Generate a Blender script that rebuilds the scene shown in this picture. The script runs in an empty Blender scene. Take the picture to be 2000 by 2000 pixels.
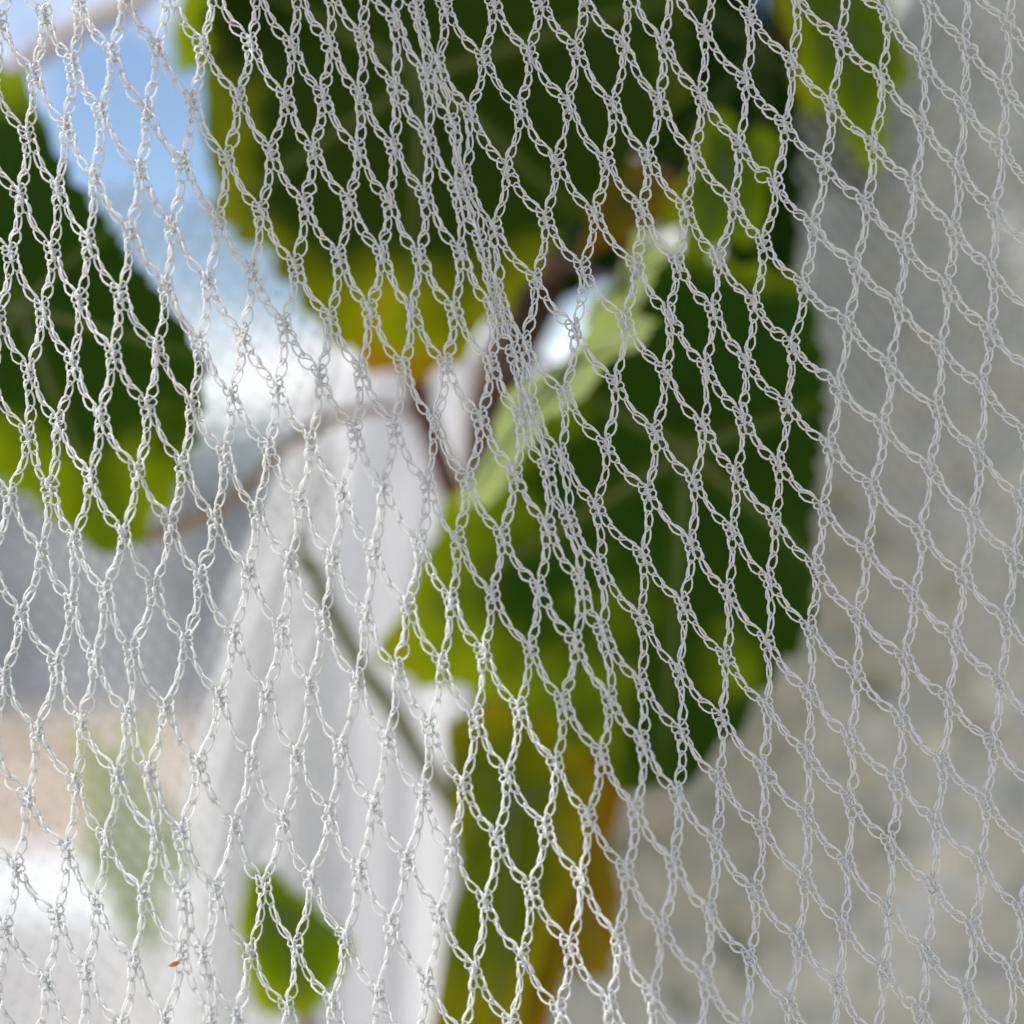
import bpy, bmesh, math, random
import numpy as np
from mathutils import Vector, Matrix, noise

random.seed(11)
rng = np.random.default_rng(11)
scene = bpy.context.scene
COL = scene.collection

# ------------------------------------------------------------------ camera
CAM_H = 1.5
FOCUS = 0.281
cam_data = bpy.data.cameras.new('camera')
cam = bpy.data.objects.new('camera', cam_data)
COL.objects.link(cam)
cam.location = (0, 0, CAM_H)
cam.rotation_euler = (math.radians(90), 0, 0)
cam_data.lens = 50
cam_data.sensor_width = 36
cam_data.sensor_fit = 'HORIZONTAL'
cam_data.clip_start = 0.01
cam_data.clip_end = 2000
cam_data.dof.use_dof = True
cam_data.dof.focus_distance = FOCUS
cam_data.dof.aperture_fstop = 4.3
scene.camera = cam
K = 0.72 / 2000            # metres per photo pixel at one metre from the lens

# ------------------------------------------------------------------ light
SUN = Vector((-0.50, -0.20, 0.84)).normalized()      # towards the sun
EL = math.asin(SUN.z)
world = bpy.data.worlds.new('World')
scene.world = world
world.use_nodes = True
wn = world.node_tree
wn.nodes.clear()
w_out = wn.nodes.new('ShaderNodeOutputWorld')
w_bg = wn.nodes.new('ShaderNodeBackground')
w_sky = wn.nodes.new('ShaderNodeTexSky')
w_sky.sky_type = 'NISHITA'
w_sky.sun_disc = False
w_sky.sun_elevation = EL
w_sky.sun_rotation = math.atan2(SUN.x, SUN.y)
w_sky.air_density = 1.0
w_sky.dust_density = 0.6
w_sky.ozone_density = 2.0
w_bg.inputs['Strength'].default_value = 0.15
# soft white clouds
w_tc = wn.nodes.new('ShaderNodeTexCoord')
w_map = wn.nodes.new('ShaderNodeMapping')
w_map.inputs['Scale'].default_value = (2.6, 2.6, 4.2)
w_map.inputs['Location'].default_value = (0.30, 0.4, 0.62)
w_noise = wn.nodes.new('ShaderNodeTexNoise')
w_noise.inputs['Scale'].default_value = 1.3
w_noise.inputs['Detail'].default_value = 7
w_ramp = wn.nodes.new('ShaderNodeValToRGB')
w_ramp.color_ramp.elements[0].position = 0.50
w_ramp.color_ramp.elements[1].position = 0.66
w_mix = wn.nodes.new('ShaderNodeMix')
w_mix.data_type = 'RGBA'
w_mix.inputs['B'].default_value = (9.5, 9.6, 9.8, 1)
wn.links.new(w_tc.outputs['Generated'], w_map.inputs['Vector'])
wn.links.new(w_map.outputs['Vector'], w_noise.inputs['Vector'])
wn.links.new(w_noise.outputs['Fac'], w_ramp.inputs['Fac'])
wn.links.new(w_ramp.outputs['Color'], w_mix.inputs['Factor'])
wn.links.new(w_sky.outputs['Color'], w_mix.inputs['A'])
wn.links.new(w_mix.outputs['Result'], w_bg.inputs['Color'])
wn.links.new(w_bg.outputs['Background'], w_out.inputs['Surface'])

sun_data = bpy.data.lights.new('sun', 'SUN')
sun_data.energy = 5.0     # clear midday sun
sun_data.angle = math.radians(0.53)
sun_data.color = (1.0, 0.97, 0.92)
sun = bpy.data.objects.new('sun', sun_data)
COL.objects.link(sun)
sun.location = (-3, 4, 6)
sun.rotation_euler = SUN.to_track_quat('Z', 'Y').to_euler()

scene.view_settings.view_transform = 'Standard'
scene.view_settings.look = 'None'
scene.view_settings.exposure = 0.20
scene.view_settings.gamma = 1.0
scene.view_settings.use_curve_mapping = False
scene.render.engine = 'CYCLES'
scene.cycles.max_bounces = 5
scene.cycles.diffuse_bounces = 3
scene.cycles.glossy_bounces = 2
scene.cycles.transmission_bounces = 3
scene.cycles.transparent_max_bounces = 8


# ------------------------------------------------------------------ helpers
def at(px, py, d):
    """A point d metres in front of the lens, seen at photo pixel (px, py)."""
    return Vector(((px - 1000) * K * d, d, CAM_H + (1000 - py) * K * d))


def link(name, me, parent=None, mat=None):
    o = bpy.data.objects.new(name, me)
    COL.objects.link(o)
    if parent is not None:
        o.parent = parent
    if mat is not None and me is not None and not me.materials:
        me.materials.append(mat)
    return o


def tag(o, label=None, cat=None, group=None, kind=None):
    if label: o['label'] = label
    if cat: o['category'] = cat
    if group: o['group'] = group
    if kind: o['kind'] = kind
    return o


def empty(name, loc, label, cat, group=None):
    o = bpy.data.objects.new(name, None)
    COL.objects.link(o)
    o.location = loc
    o.empty_display_size = 0.02
    return tag(o, label, cat, group)


def mesh_np(name, co, quads, smooth=True):
    me = bpy.data.meshes.new(name)
    co = np.ascontiguousarray(co, dtype=np.float32)
    quads = np.ascontiguousarray(quads, dtype=np.int32)
    n = len(quads)
    me.vertices.add(len(co)); me.vertices.foreach_set('co', co.ravel())
    me.loops.add(n * 4); me.loops.foreach_set('vertex_index', quads.ravel())
    me.polygons.add(n)
    me.polygons.foreach_set('loop_start', np.arange(0, n * 4, 4, dtype=np.int32))
    me.polygons.foreach_set('use_smooth', np.full(n, smooth))
    me.update(calc_edges=True)
    return me


def catmull(pts, sub):
    """Open Catmull-Rom through pts, sub samples per span."""
    P = np.asarray(pts, float)
    Q = np.vstack([2 * P[0] - P[1], P, 2 * P[-1] - P[-2]])
    t = np.arange(sub) / sub
    out = []
    for k in range(len(P) - 1):
        a, b, c, d = Q[k], Q[k + 1], Q[k + 2], Q[k + 3]
        T = t[:, None]
        out.append(0.5 * (2 * b + (c - a) * T + (2 * a - 5 * b + 4 * c - d) * T ** 2 + (3 * b - a - 3 * c + d) * T ** 3))
    out.append(P[-1][None])
    return np.vstack(out)


def sweep(pts, rad, sides):
    """Tube round a polyline: vertices and quads, frames carried along the line."""
    P = np.asarray(pts, float)
    n = len(P)
    T = np.gradient(P, axis=0)
    T /= np.linalg.norm(T, axis=1)[:, None] + 1e-12
    N = np.empty_like(P)
    v = np.array([0.0, -1.0, 0.0]) if abs(T[0][1]) < 0.9 else np.array([1.0, 0, 0])
    tl = T.tolist()
    vx, vy, vz = v
    nl = []
    for (a, b, c) in tl:
        d = vx * a + vy * b + vz * c
        vx -= d * a; vy -= d * b; vz -= d * c
        m = math.sqrt(vx * vx + vy * vy + vz * vz) + 1e-12
        vx /= m; vy /= m; vz /= m
        nl.append((vx, vy, vz))
    N = np.array(nl)
    Bn = np.cross(T, N)
    ang = np.arange(sides) * 2 * math.pi / sides
    r = np.broadcast_to(np.asarray(rad, float), (n,))
    co = P[:, None, :] + r[:, None, None] * (np.cos(ang)[None, :, None] * N[:, None, :] + np.sin(ang)[None, :, None] * Bn[:, None, :])
    i = np.arange(n - 1)[:, None] * sides
    s = np.arange(sides)[None, :]
    s2 = (s + 1) % sides
    quads = np.stack([i + s, i + s2, i + sides + s2, i + sides + s], axis=-1).reshape(-1, 4)
    return co.reshape(-1, 3), quads


def tube(name, pts, rad, sides, parent, mat, sub=8):
    P = catmull(pts, sub)
    if np.ndim(rad):
        rad = np.interp(np.linspace(0, 1, len(P)), np.linspace(0, 1, len(rad)), rad)
    co, q = sweep(P, rad, sides)
    # close both ends with a point
    n = len(co)
    co = np.vstack([co, P[0], P[-1]])
    caps = []
    for k in range(sides):
        caps.append((n, (k + 1) % sides, k, k))
        caps.append((n + 1, n - sides + k, n - sides + (k + 1) % sides, n - sides + (k + 1) % sides))
    me = bpy.data.meshes.new(name)
    faces = [tuple(f) for f in q] + [tuple(dict.fromkeys(c)) for c in caps]
    me.from_pydata([tuple(c) for c in co], [], faces)
    me.polygons.foreach_set('use_smooth', [True] * len(me.polygons))
    return link(name, me, parent, mat)


# ------------------------------------------------------------------ materials
def new_mat(name):
    m = bpy.data.materials.new(name)
    m.use_nodes = True
    nt = m.node_tree
    nt.nodes.clear()
    return m, nt, nt.nodes.new('ShaderNodeOutputMaterial')


def N(nt, kind, **kw):
    n = nt.nodes.new('ShaderNode' + kind)
    for k, v in kw.items():
        if hasattr(n, k):
            setattr(n, k, v)
        else:
            n.inputs[k].default_value = v
    return n


def ramp(nt, stops):
    r = nt.nodes.new('ShaderNodeValToRGB')
    e = r.color_ramp.elements
    while len(e) < len(stops):
        e.new(0.5)
    for k, (p, c) in enumerate(stops):
        e[k].position = p
        e[k].color = (*c, 1)
    return r


def mat_net():
    m, nt, out = new_mat('white_polyethylene_yarn')
    b = N(nt, 'BsdfPrincipled', Roughness=0.27)
    b.inputs['Base Color'].default_value = (0.91, 0.92, 0.91, 1)
    b.inputs['IOR'].default_value = 1.5
    t = N(nt, 'BsdfTranslucent')
    t.inputs['Color'].default_value = (0.91, 0.92, 0.91, 1)
    mx = N(nt, 'MixShader')
    mx.inputs[0].default_value = 0.55
    nt.links.new(b.outputs[0], mx.inputs[1]); nt.links.new(t.outputs[0], mx.inputs[2])
    nt.links.new(mx.outputs[0], out.inputs['Surface'])
    return m


def mat_leaf(name, body, margin, rot, edge0, seed, trans=0.5):
    """Vine leaf: body colour, yellowing margin with back-lit glow painted in, a little rust; veins paler; light comes through."""
    m, nt, out = new_mat(name)
    tc = N(nt, 'TexCoord')
    edge = N(nt, 'Attribute', attribute_name='margin')
    vein = N(nt, 'Attribute', attribute_name='vein')
    oi = N(nt, 'ObjectInfo')
    mp = N(nt, 'Mapping')
    mp.inputs['Location'].default_value = (seed * 1.7, seed * 0.9, seed * 2.3)
    nt.links.new(tc.outputs['Object'], mp.inputs['Vector'])
    n1 = N(nt, 'TexNoise', Scale=13.0, Detail=5.0)
    n2 = N(nt, 'TexNoise', Scale=160.0, Detail=3.0)
    nt.links.new(mp.outputs[0], n1.inputs['Vector']); nt.links.new(mp.outputs[0], n2.inputs['Vector'])
    # turning colour plus painted back-lit glow: from the rim inwards, broken up by noise
    a = N(nt, 'Math', operation='MULTIPLY_ADD')
    a.inputs[1].default_value = 1.7; a.inputs[2].default_value = -0.70
    nt.links.new(n1.outputs['Fac'], a.inputs[0])
    s = N(nt, 'Math', operation='ADD')
    ew = N(nt, 'Math', operation='MULTIPLY'); ew.inputs[1].default_value = 0.55
    nt.links.new(edge.outputs['Fac'], ew.inputs[0])
    nt.links.new(ew.outputs[0], s.inputs[0]); nt.links.new(a.outputs[0], s.inputs[1])
    r = ramp(nt, [(0.0, body), (edge0, tuple(c * 1.25 for c in body)), (min(edge0 + 0.30, 0.97), margin), (1.0, rot)])
    nt.links.new(s.outputs[0], r.inputs['Fac'])
    mix = N(nt, 'Mix', data_type='RGBA')
    mix.inputs['B'].default_value = (0.16, 0.19, 0.04, 1)
    f = N(nt, 'Math', operation='MULTIPLY'); f.inputs[1].default_value = 0.4
    nt.links.new(vein.outputs['Fac'], f.inputs[0]); nt.links.new(f.outputs[0], mix.inputs['Factor'])
    nt.links.new(r.outputs['Color'], mix.inputs['A'])
    br = N(nt, 'Bump', Strength=0.25, Distance=0.001)
    nt.links.new(n2.outputs['Fac'], br.inputs['Height'])
    b = N(nt, 'BsdfPrincipled', Roughness=0.45)
    b.inputs['Specular IOR Level'].default_value = 0.10
    nt.links.new(mix.outputs['Result'], b.inputs['Base Color'])
    nt.links.new(br.outputs[0], b.inputs['Normal'])
    tcol = N(nt, 'Mix', data_type='RGBA', blend_type='MULTIPLY')
    tcol.inputs['Factor'].default_value = 1.0
    tcol.inputs['B'].default_value = (2.6, 2.7, 0.5, 1)
    nt.links.new(mix.outputs['Result'], tcol.inputs['A'])
    t = N(nt, 'BsdfTranslucent')
    nt.links.new(tcol.outputs['Result'], t.inputs['Color'])
    mx = N(nt, 'MixShader'); mx.inputs[0].default_value = trans
    nt.links.new(b.outputs[0], mx.inputs[1]); nt.links.new(t.outputs[0], mx.inputs[2])
    nt.links.new(mx.outputs[0], out.inputs['Surface'])
    return m


def mat_noise(name, c0, c1, scale, rough=0.8, bump=0.3, dist=0.002, detail=5.0, lo=0.35, hi=0.65):
    m, nt, out = new_mat(name)
    tc = N(nt, 'TexCoord')
    n1 = N(nt, 'TexNoise', Scale=scale, Detail=detail)
    nt.links.new(tc.outputs['Object'], n1.inputs['Vector'])
    r = ramp(nt, [(lo, c0), (hi, c1)])
    nt.links.new(n1.outputs['Fac'], r.inputs['Fac'])
    bp = N(nt, 'Bump', Strength=bump, Distance=dist)
    nt.links.new(n1.outputs['Fac'], bp.inputs['Height'])
    b = N(nt, 'BsdfPrincipled', Roughness=rough)
    nt.links.new(r.outputs['Color'], b.inputs['Base Color'])
    nt.links.new(bp.outputs[0], b.inputs['Normal'])
    nt.links.new(b.outputs[0], out.inputs['Surface'])
    return m


def mat_cloth():
    m, nt, out = new_mat('white_cotton_cloth')
    tc = N(nt, 'TexCoord')
    n1 = N(nt, 'TexNoise', Scale=9.0, Detail=4.0)
    nt.links.new(tc.outputs['Object'], n1.inputs['Vector'])
    r = ramp(nt, [(0.3, (0.80, 0.80, 0.81)), (0.7, (0.87, 0.87, 0.87))])
    nt.links.new(n1.outputs['Fac'], r.inputs['Fac'])
    b = N(nt, 'BsdfDiffuse'); t = N(nt, 'BsdfTranslucent')
    nt.links.new(r.outputs['Color'], b.inputs['Color']); nt.links.new(r.outputs['Color'], t.inputs['Color'])
    mx = N(nt, 'MixShader'); mx.inputs[0].default_value = 0.5
    nt.links.new(b.outputs[0], mx.inputs[1]); nt.links.new(t.outputs[0], mx.inputs[2])
    nt.links.new(mx.outputs[0], out.inputs['Surface'])
    return m


def mat_plaster():
    m, nt, out = new_mat('rough_lime_plaster')
    tc = N(nt, 'TexCoord')
    big = N(nt, 'TexNoise', Scale=16.0, Detail=3.0)
    mid = N(nt, 'TexNoise', Scale=70.0, Detail=3.0, Roughness=0.6)
    pit = N(nt, 'TexVoronoi', Scale=62.0, Randomness=1.0)
    for n in (big, mid, pit):
        nt.links.new(tc.outputs['Object'], n.inputs['Vector'])
    r1 = ramp(nt, [(0.34, (0.40, 0.41, 0.34)), (0.48, (0.44, 0.45, 0.385)), (0.58, (0.47, 0.48, 0.415)), (0.70, (0.64, 0.66, 0.60))])  # palest patches: sun patches put into the plaster colour
    nt.links.new(big.outputs['Fac'], r1.inputs['Fac'])
    r2 = ramp(nt, [(0.29, (0.46, 0.50, 0.42)), (0.44, (1, 1, 1)), (0.60, (1, 1, 1)), (0.72, (1.4, 1.4, 1.35))])
    nt.links.new(mid.outputs['Fac'], r2.inputs['Fac'])
    mul = N(nt, 'Mix', data_type='RGBA', blend_type='MULTIPLY')
    mul.inputs['Factor'].default_value = 1.0
    nt.links.new(r1.outputs['Color'], mul.inputs['A']); nt.links.new(r2.outputs['Color'], mul.inputs['B'])
    h = N(nt, 'Math', operation='ADD')
    nt.links.new(mid.outputs['Fac'], h.inputs[0]); nt.links.new(pit.outputs['Distance'], h.inputs[1])
    bp = N(nt, 'Bump', Strength=0.9, Distance=0.006)
    nt.links.new(h.outputs[0], bp.inputs['Height'])
    b = N(nt, 'BsdfPrincipled', Roughness=0.9)
    nt.links.new(mul.outputs['Result'], b.inputs['Base Color'])
    nt.links.new(bp.outputs[0], b.inputs['Normal'])
    nt.links.new(b.outputs[0], out.inputs['Surface'])
    return m


M_NET = mat_net()
M_CLOTH = mat_cloth()
M_PLASTER = mat_plaster()
M_GROUND = mat_noise('tan_earth', (0.36, 0.28, 0.20), (0.46, 0.37, 0.28), 1.3, 0.95, 0.4, 0.02)
M_GREY = mat_noise('blue_grey_render', (0.10, 0.125, 0.155), (0.19, 0.22, 0.255), 2.2, 0.9, 0.4, 0.02)
M_WHITE = mat_noise('whitewash', (0.66, 0.66, 0.66), (0.80, 0.80, 0.79), 1.6, 0.9, 0.3, 0.01)
M_BARK = mat_noise('vine_bark', (0.035, 0.020, 0.014), (0.13, 0.085, 0.06), 60.0, 0.85, 0.8, 0.002)
M_RED = mat_noise('reddish_leaf_stalk', (0.085, 0.020, 0.010), (0.15, 0.045, 0.018), 40.0, 0.5, 0.2, 0.001)
M_TAN = mat_noise('tan_tendril', (0.28, 0.19, 0.11), (0.40, 0.29, 0.19), 40.0, 0.6, 0.2, 0.001)
M_STEM = mat_noise('green_shoot', (0.10, 0.13, 0.035), (0.17, 0.19, 0.06), 40.0, 0.5, 0.2, 0.001)
GREEN = (0.013, 0.034, 0.0008)
LEAF = {
    'green': mat_leaf('vine_leaf_green', GREEN, (0.23, 0.29, 0.002), (0.34, 0.20, 0.006), 0.54, 1.0),
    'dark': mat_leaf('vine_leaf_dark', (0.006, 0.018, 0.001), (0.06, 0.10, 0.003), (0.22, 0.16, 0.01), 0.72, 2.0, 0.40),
    'olive': mat_leaf('vine_leaf_olive', (0.015, 0.029, 0.0008), (0.24, 0.25, 0.002), (0.36, 0.12, 0.006), 0.58, 3.0),
    'lime': mat_leaf('vine_leaf_lime', (0.070, 0.115, 0.0015), (0.26, 0.32, 0.003), (0.36, 0.26, 0.01), 0.46, 4.0),
    'turned': mat_leaf('vine_leaf_turning', (0.065, 0.090, 0.002), (0.22, 0.19, 0.004), (0.30, 0.075, 0.010), 0.40, 5.0),
    'rim_sheen': mat_leaf('vine_leaf_painted_sheen', (0.46, 0.52, 0.24), (0.50, 0.54, 0.22), (0.50, 0.50, 0.22), 0.6, 7.0, 0.3),  # whitish body colour paints the sun's sheen on a leaf rim
    'rust': mat_leaf('vine_leaf_rust', (0.12, 0.085, 0.004), (0.24, 0.11, 0.006), (0.20, 0.05, 0.008), 0.4, 8.0),
    'pale': mat_leaf('vine_leaf_pale', (0.10, 0.14, 0.02), (0.25, 0.26, 0.05), (0.38, 0.30, 0.08), 0.5, 6.0),
}

# where the knots of the net hang: row j -> (i, x mm, z mm) from the middle of the net
KNOTS = {
    -9: [(10, 97.4, 96.7)],
    -8: [(9, 88.7, 92.4), (10, 97.4, 83.7)],
    -7: [(7, 73.5, 97.5), (8, 80.7, 89.5), (9, 88.3, 79.7), (10, 95.9, 71.4)],
    -6: [(6, 64.4, 92.4), (7, 72.4, 85.1), (8, 80, 76.1), (9, 87.6, 67.8)],
    -5: [(4, 46.3, 96.9), (5, 55.4, 88.8), (6, 62.6, 79.7), (7, 71.3, 72.1), (8, 78.6, 64.1)],
    -4: [(3, 38, 93.4), (4, 45.8, 83.6), (5, 53.1, 76), (6, 61.2, 67.8), (7, 69.1, 60.1)],
    -3: [(2, 29.3, 90.5), (3, 36.7, 81), (4, 43.8, 72.5), (5, 51.4, 64), (6, 59, 56.2), (7, 66.6, 48.2), (10, 92.7, 23.8)],
    -2: [(1, 22, 91.1), (2, 28.5, 79.7), (3, 36.1, 69.4), (4, 43.2, 60.4), (5, 49.4, 52.2), (6, 57.3, 44.4), (8, 73.5, 28.5), (9, 83.3, 20.5), (10, 91.2, 11.8)],
    -1: [(0, 13.2, 90.9), (1, 20.4, 79.7), (2, 26.6, 69.6), (3, 34, 59), (4, 40.3, 49.5), (5, 47.3, 41.3), (6, 55.2, 32.6), (7, 63.3, 24.5), (8, 72.4, 16.9), (9, 81.8, 8.2), (10, 90.1, -0.5)],
    0: [(-1, 4.3, 90.9), (0, 11.6, 79.7), (1, 18.5, 68.9), (2, 25.4, 59), (3, 32, 48.4), (4, 38.6, 38.4), (5, 45.7, 29.3), (6, 54, 20.6), (7, 61.5, 12.5), (8, 70.9, 4.6), (9, 79.6, -3.8), (10, 88, -12.8)],
    1: [(-3, -12.5, 98.2), (-2, -5.5, 90.9), (-1, 2.9, 79.3), (0, 8.8, 69.2), (1, 17.3, 58.6), (2, 23.9, 48.6), (3, 31.4, 38.6), (4, 38, 28.3), (5, 45.3, 18.1), (6, 52.5, 9.4), (7, 60.8, 0.9), (8, 69.5, -7.4), (9, 77.8, -16.1), (11, 95.2, -33.6)],
    2: [(-4, -19.1, 96.7), (-3, -13.6, 88), (-2, -7.8, 78.6), (-1, -0.9, 68.5), (0, 6.3, 59.4), (1, 15.4, 47.8), (2, 22.7, 37.8), (3, 31, 28.3), (4, 38.4, 16.5), (5, 44, 7.5), (6, 51.7, -1.8), (7, 58.9, -11.3), (8, 68.4, -20.1), (10, 85.8, -36.9), (11, 94.5, -45.2)],
    3: [(-5, -24.1, 94.2), (-4, -18, 84.1), (-3, -13.3, 74.6), (-2, -9.3, 64.9), (-1, -3.5, 56.2), (0, 4.5, 46.4), (1, 12.5, 36.3), (2, 19.6, 25.5), (3, 28.7, 15), (4, 36.6, 6.3), (5, 43.8, -3.6), (6, 50.8, -13.8), (8, 67, -32.5), (9, 76, -39.8), (10, 84.3, -48.5), (11, 93.4, -56.8)],
    4: [(-6, -29.2, 92), (-5, -22.7, 81.5), (-4, -16.9, 71.4), (0, 4, 33.2), (1, 10.5, 23.4), (2, 18.1, 12.7), (3, 26, 3.4), (4, 36.1, -5.9), (5, 43.8, -15.6), (7, 58.3, -35.8), (8, 66.2, -44.5), (9, 74.9, -52.8), (10, 83.6, -61.2), (11, 92.3, -68.4)],
    5: [(-7, -34.4, 89.5), (-6, -29.2, 80.4), (-5, -22.3, 69.6), (-4, -16.2, 60.1), (-2, -2.6, 36.1), (0, 2, 19.3), (1, 10.7, 10.4), (2, 16.5, 1.7), (3, 26, -9), (4, 33.7, -18.5), (6, 50.7, -38), (7, 58.6, -47.8), (9, 74.2, -65.1), (10, 82.5, -73.5), (11, 90.9, -81.8)],
    6: [(-8, -42.4, 90.2), (-7, -37, 80.4), (-6, -29.6, 69.6), (-5, -24.1, 59.8), (-4, -17.6, 49.3), (-3, -11.5, 38.8), (-2, -4.6, 28.4), (-1, 2, 19.3), (2, 18.4, -11), (3, 25, -20.6), (4, 32.7, -31.5), (5, 41.2, -41.2), (6, 49.6, -50.3), (10, 81.4, -86.9)],
    7: [(-9, -51.1, 91.3), (-8, -44, 80.8), (-7, -38.4, 70.3), (-6, -31.4, 60.5), (-5, -25.2, 49.3), (-4, -20.1, 39.5), (-3, -13.6, 28.5), (-2, -6.7, 17.4), (-1, 0.3, 6.5), (0, 6.3, -2.7), (1, 12.4, -13.3), (2, 18.4, -22.8), (3, 25.1, -33), (4, 32.9, -42.9), (5, 41.2, -52.5), (6, 49.6, -62.2), (7, 58.3, -73.1), (8, 65.1, -81.8), (9, 72.8, -89.4)],
    8: [(-10, -59.8, 91.3), (-9, -53.3, 81.5), (-8, -46.4, 69.6), (-7, -40.6, 59.1), (-6, -33, 49.3), (-5, -28.1, 39.1), (-4, -20.9, 27.8), (-3, -15.1, 16.9), (-2, -9, 5.2), (-1, -2.4, -3.4), (0, 5.4, -15.2), (1, 12.2, -24.7), (2, 18.2, -34.6), (3, 24.6, -45), (4, 31.7, -53.9), (5, 39.1, -64.1), (6, 48.8, -74.9), (7, 56.8, -84.3)],
    9: [(-11, -68.1, 88.8), (-10, -62.7, 79.3), (-9, -54.7, 68.1), (-8, -48.9, 58), (-7, -41.3, 47.5), (-5, -28.1, 27.4), (-2, -10.7, -5.9), (-1, -3.8, -15.7), (0, 2.7, -25.7), (1, 9.9, -36.7), (2, 17, -46.9), (3, 23.7, -55.4), (4, 29.5, -66.2), (5, 37.2, -76.4), (6, 45.9, -86.5)],
    10: [(-12, -76.8, 87.7), (-11, -70.3, 77.5), (-10, -63.8, 67.8), (-9, -57.2, 56.5), (-3, -17.6, -5.9), (-2, -11.8, -16.4), (-1, -5.7, -27.3), (0, 1.4, -38.4), (1, 7.9, -48.5), (2, 15.7, -57.9), (3, 21.5, -68), (4, 28.4, -78.6)],
    11: [(-13, -84.8, 86.6), (-12, -78.6, 76.4), (-11, -71.7, 65.2), (-10, -65.6, 55.1), (-7, -45.7, 24.5), (-1, -6.4, -39.8), (0, -0.9, -50.7), (1, 7, -60.4), (2, 13.2, -69.5), (3, 20.1, -80.4)],
    12: [(-14, -92.8, 84.4), (-13, -86.6, 74.6), (-12, -80.1, 64.5), (-11, -73.2, 53.6), (-9, -60.5, 32.1), (-8, -54.3, 21.6), (-5, -35.5, -8.5), (-1, -8.9, -52.1), (0, -2.8, -62.6), (1, 4.1, -72), (2, 11, -82.9)],
    13: [(-14, -94.6, 74.3), (-13, -88, 62.7), (-12, -81.9, 51.8), (-11, -75, 42), (-10, -68.5, 32.1), (-9, -61.6, 22), (-8, -55.4, 10.4), (-7, -49.3, 0.2), (-6, -43.5, -9.9), (-5, -36.2, -20.8), (-1, -11.4, -64.1), (0, -5.3, -74.2), (1, 2.3, -85.8)],
    14: [(-14, -96.4, 60.9), (-13, -88.8, 51.1), (-12, -83, 40.9), (-11, -76.8, 30.3), (-10, -71, 20.5), (-9, -63.4, 10), (-8, -56.9, -0.9), (-7, -51.8, -11.4), (-6, -44.6, -22.2), (-4, -33, -45.6), (-1, -13.6, -76.7), (0, -7.5, -88.3)],
    15: [(-13, -91.7, 39.9), (-12, -85.5, 28.8), (-11, -79.3, 18.7), (-10, -72.1, 8.2), (-9, -65.9, -2.7), (-8, -60.9, -13.6), (-7, -52.9, -23.7), (-5, -41.7, -47.4), (-4, -35.1, -58.6)],
    16: [(-13, -94.2, 27.8), (-12, -88, 17.2), (-11, -81.2, 5.7), (-10, -75, -4.1), (-9, -69.6, -14.6), (-8, -63.8, -25.5), (-7, -57.2, -36.5), (-6, -51.1, -47.8), (-5, -45.3, -60.8), (-4, -38.4, -71.7)],
    17: [(-11, -83.7, -6.3), (-10, -78.3, -15.7), (-9, -72.1, -26.2), (-8, -65.9, -37.6), (-7, -60.5, -49.6), (-6, -54, -62.2), (-5, -48.2, -73.1), (-4, -42.8, -86.2)],
    18: [(-5, -51.4, -86.2)],
    19: [(-10, -84.4, -40.9)],
    20: [(-11, -93.1, -43), (-10, -85.9, -52.8), (-9, -78.3, -63), (-8, -71.4, -72.4), (-7, -64.5, -83.3)],
    21: [(-11, -94.9, -56.4), (-10, -87.3, -67), (-9, -79.7, -76), (-8, -73.2, -86.9)],
    22: [(-10, -89.9, -79.3), (-9, -81.9, -89.4)],
    23: [(-10, -91.3, -91.6)],
}

# ------------------------------------------------------------------ setting
def box_mesh(name, x0, x1, y0, y1, z0, z1, bevel=0.0, cuts=0, rough=0.0):
    bm = bmesh.new()
    bmesh.ops.create_cube(bm, size=1)
    for v in bm.verts:
        v.co = Vector(((x0 + x1) / 2 + v.co.x * (x1 - x0), (y0 + y1) / 2 + v.co.y * (y1 - y0), (z0 + z1) / 2 + v.co.z * (z1 - z0)))
    if bevel:
        bmesh.ops.bevel(bm, geom=bm.edges[:], offset=bevel, segments=3, affect='EDGES', profile=0.5)
    if cuts:
        bmesh.ops.subdivide_edges(bm, edges=[e for e in bm.edges if e.calc_length() > bevel * 4 + 1e-6], cuts=cuts, use_grid_fill=True)
    if rough:
        for v in bm.verts:
            v.co += Vector((noise.noise(v.co * 3), noise.noise(v.co * 3 + Vector((7, 1, 3))), noise.noise(v.co * 3 + Vector((2, 9, 5))))) * rough
    me = bpy.data.meshes.new(name)
    bm.to_mesh(me); bm.free()
    return me


g = bmesh.new()
bmesh.ops.create_grid(g, x_segments=40, y_segments=40, size=600)
for v in g.verts:
    r = v.co.length
    v.co.z = 0.0 if r < 40 else noise.noise(v.co * 0.01) * 0.4
me = bpy.data.meshes.new('ground'); g.to_mesh(me); g.free()
tag(link('ground', me, None, M_GROUND), kind='structure')

# pale hills far behind
hb = bmesh.new()
HN = 60
ridge = []
for a in range(HN + 1):
    u = a / HN
    x = -420 + 900 * u
    h = 48 + 26 * noise.noise(Vector((u * 5, 0, 0))) + 10 * noise.noise(Vector((u * 17, 3, 0)))
    row = []
    for b in range(9):
        t = b / 8
        row.append(hb.verts.new((x, 420 + 150 * t, h * math.sin(t * math.pi * 0.5) * (1 + 0.15 * noise.noise(Vector((u * 12, t * 6, 4)))))))
    ridge.append(row)
for a in range(HN):
    for b in range(8):
        f_ = hb.faces.new((ridge[a][b], ridge[a + 1][b], ridge[a + 1][b + 1], ridge[a][b + 1])); f_.smooth = True
me = bpy.data.meshes.new('hills'); hb.to_mesh(me); hb.free()
tag(link('hills', me, None, mat_noise('dry_hillside', (0.09, 0.12, 0.13), (0.17, 0.20, 0.20), 0.02, 0.95)), kind='structure')

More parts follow.
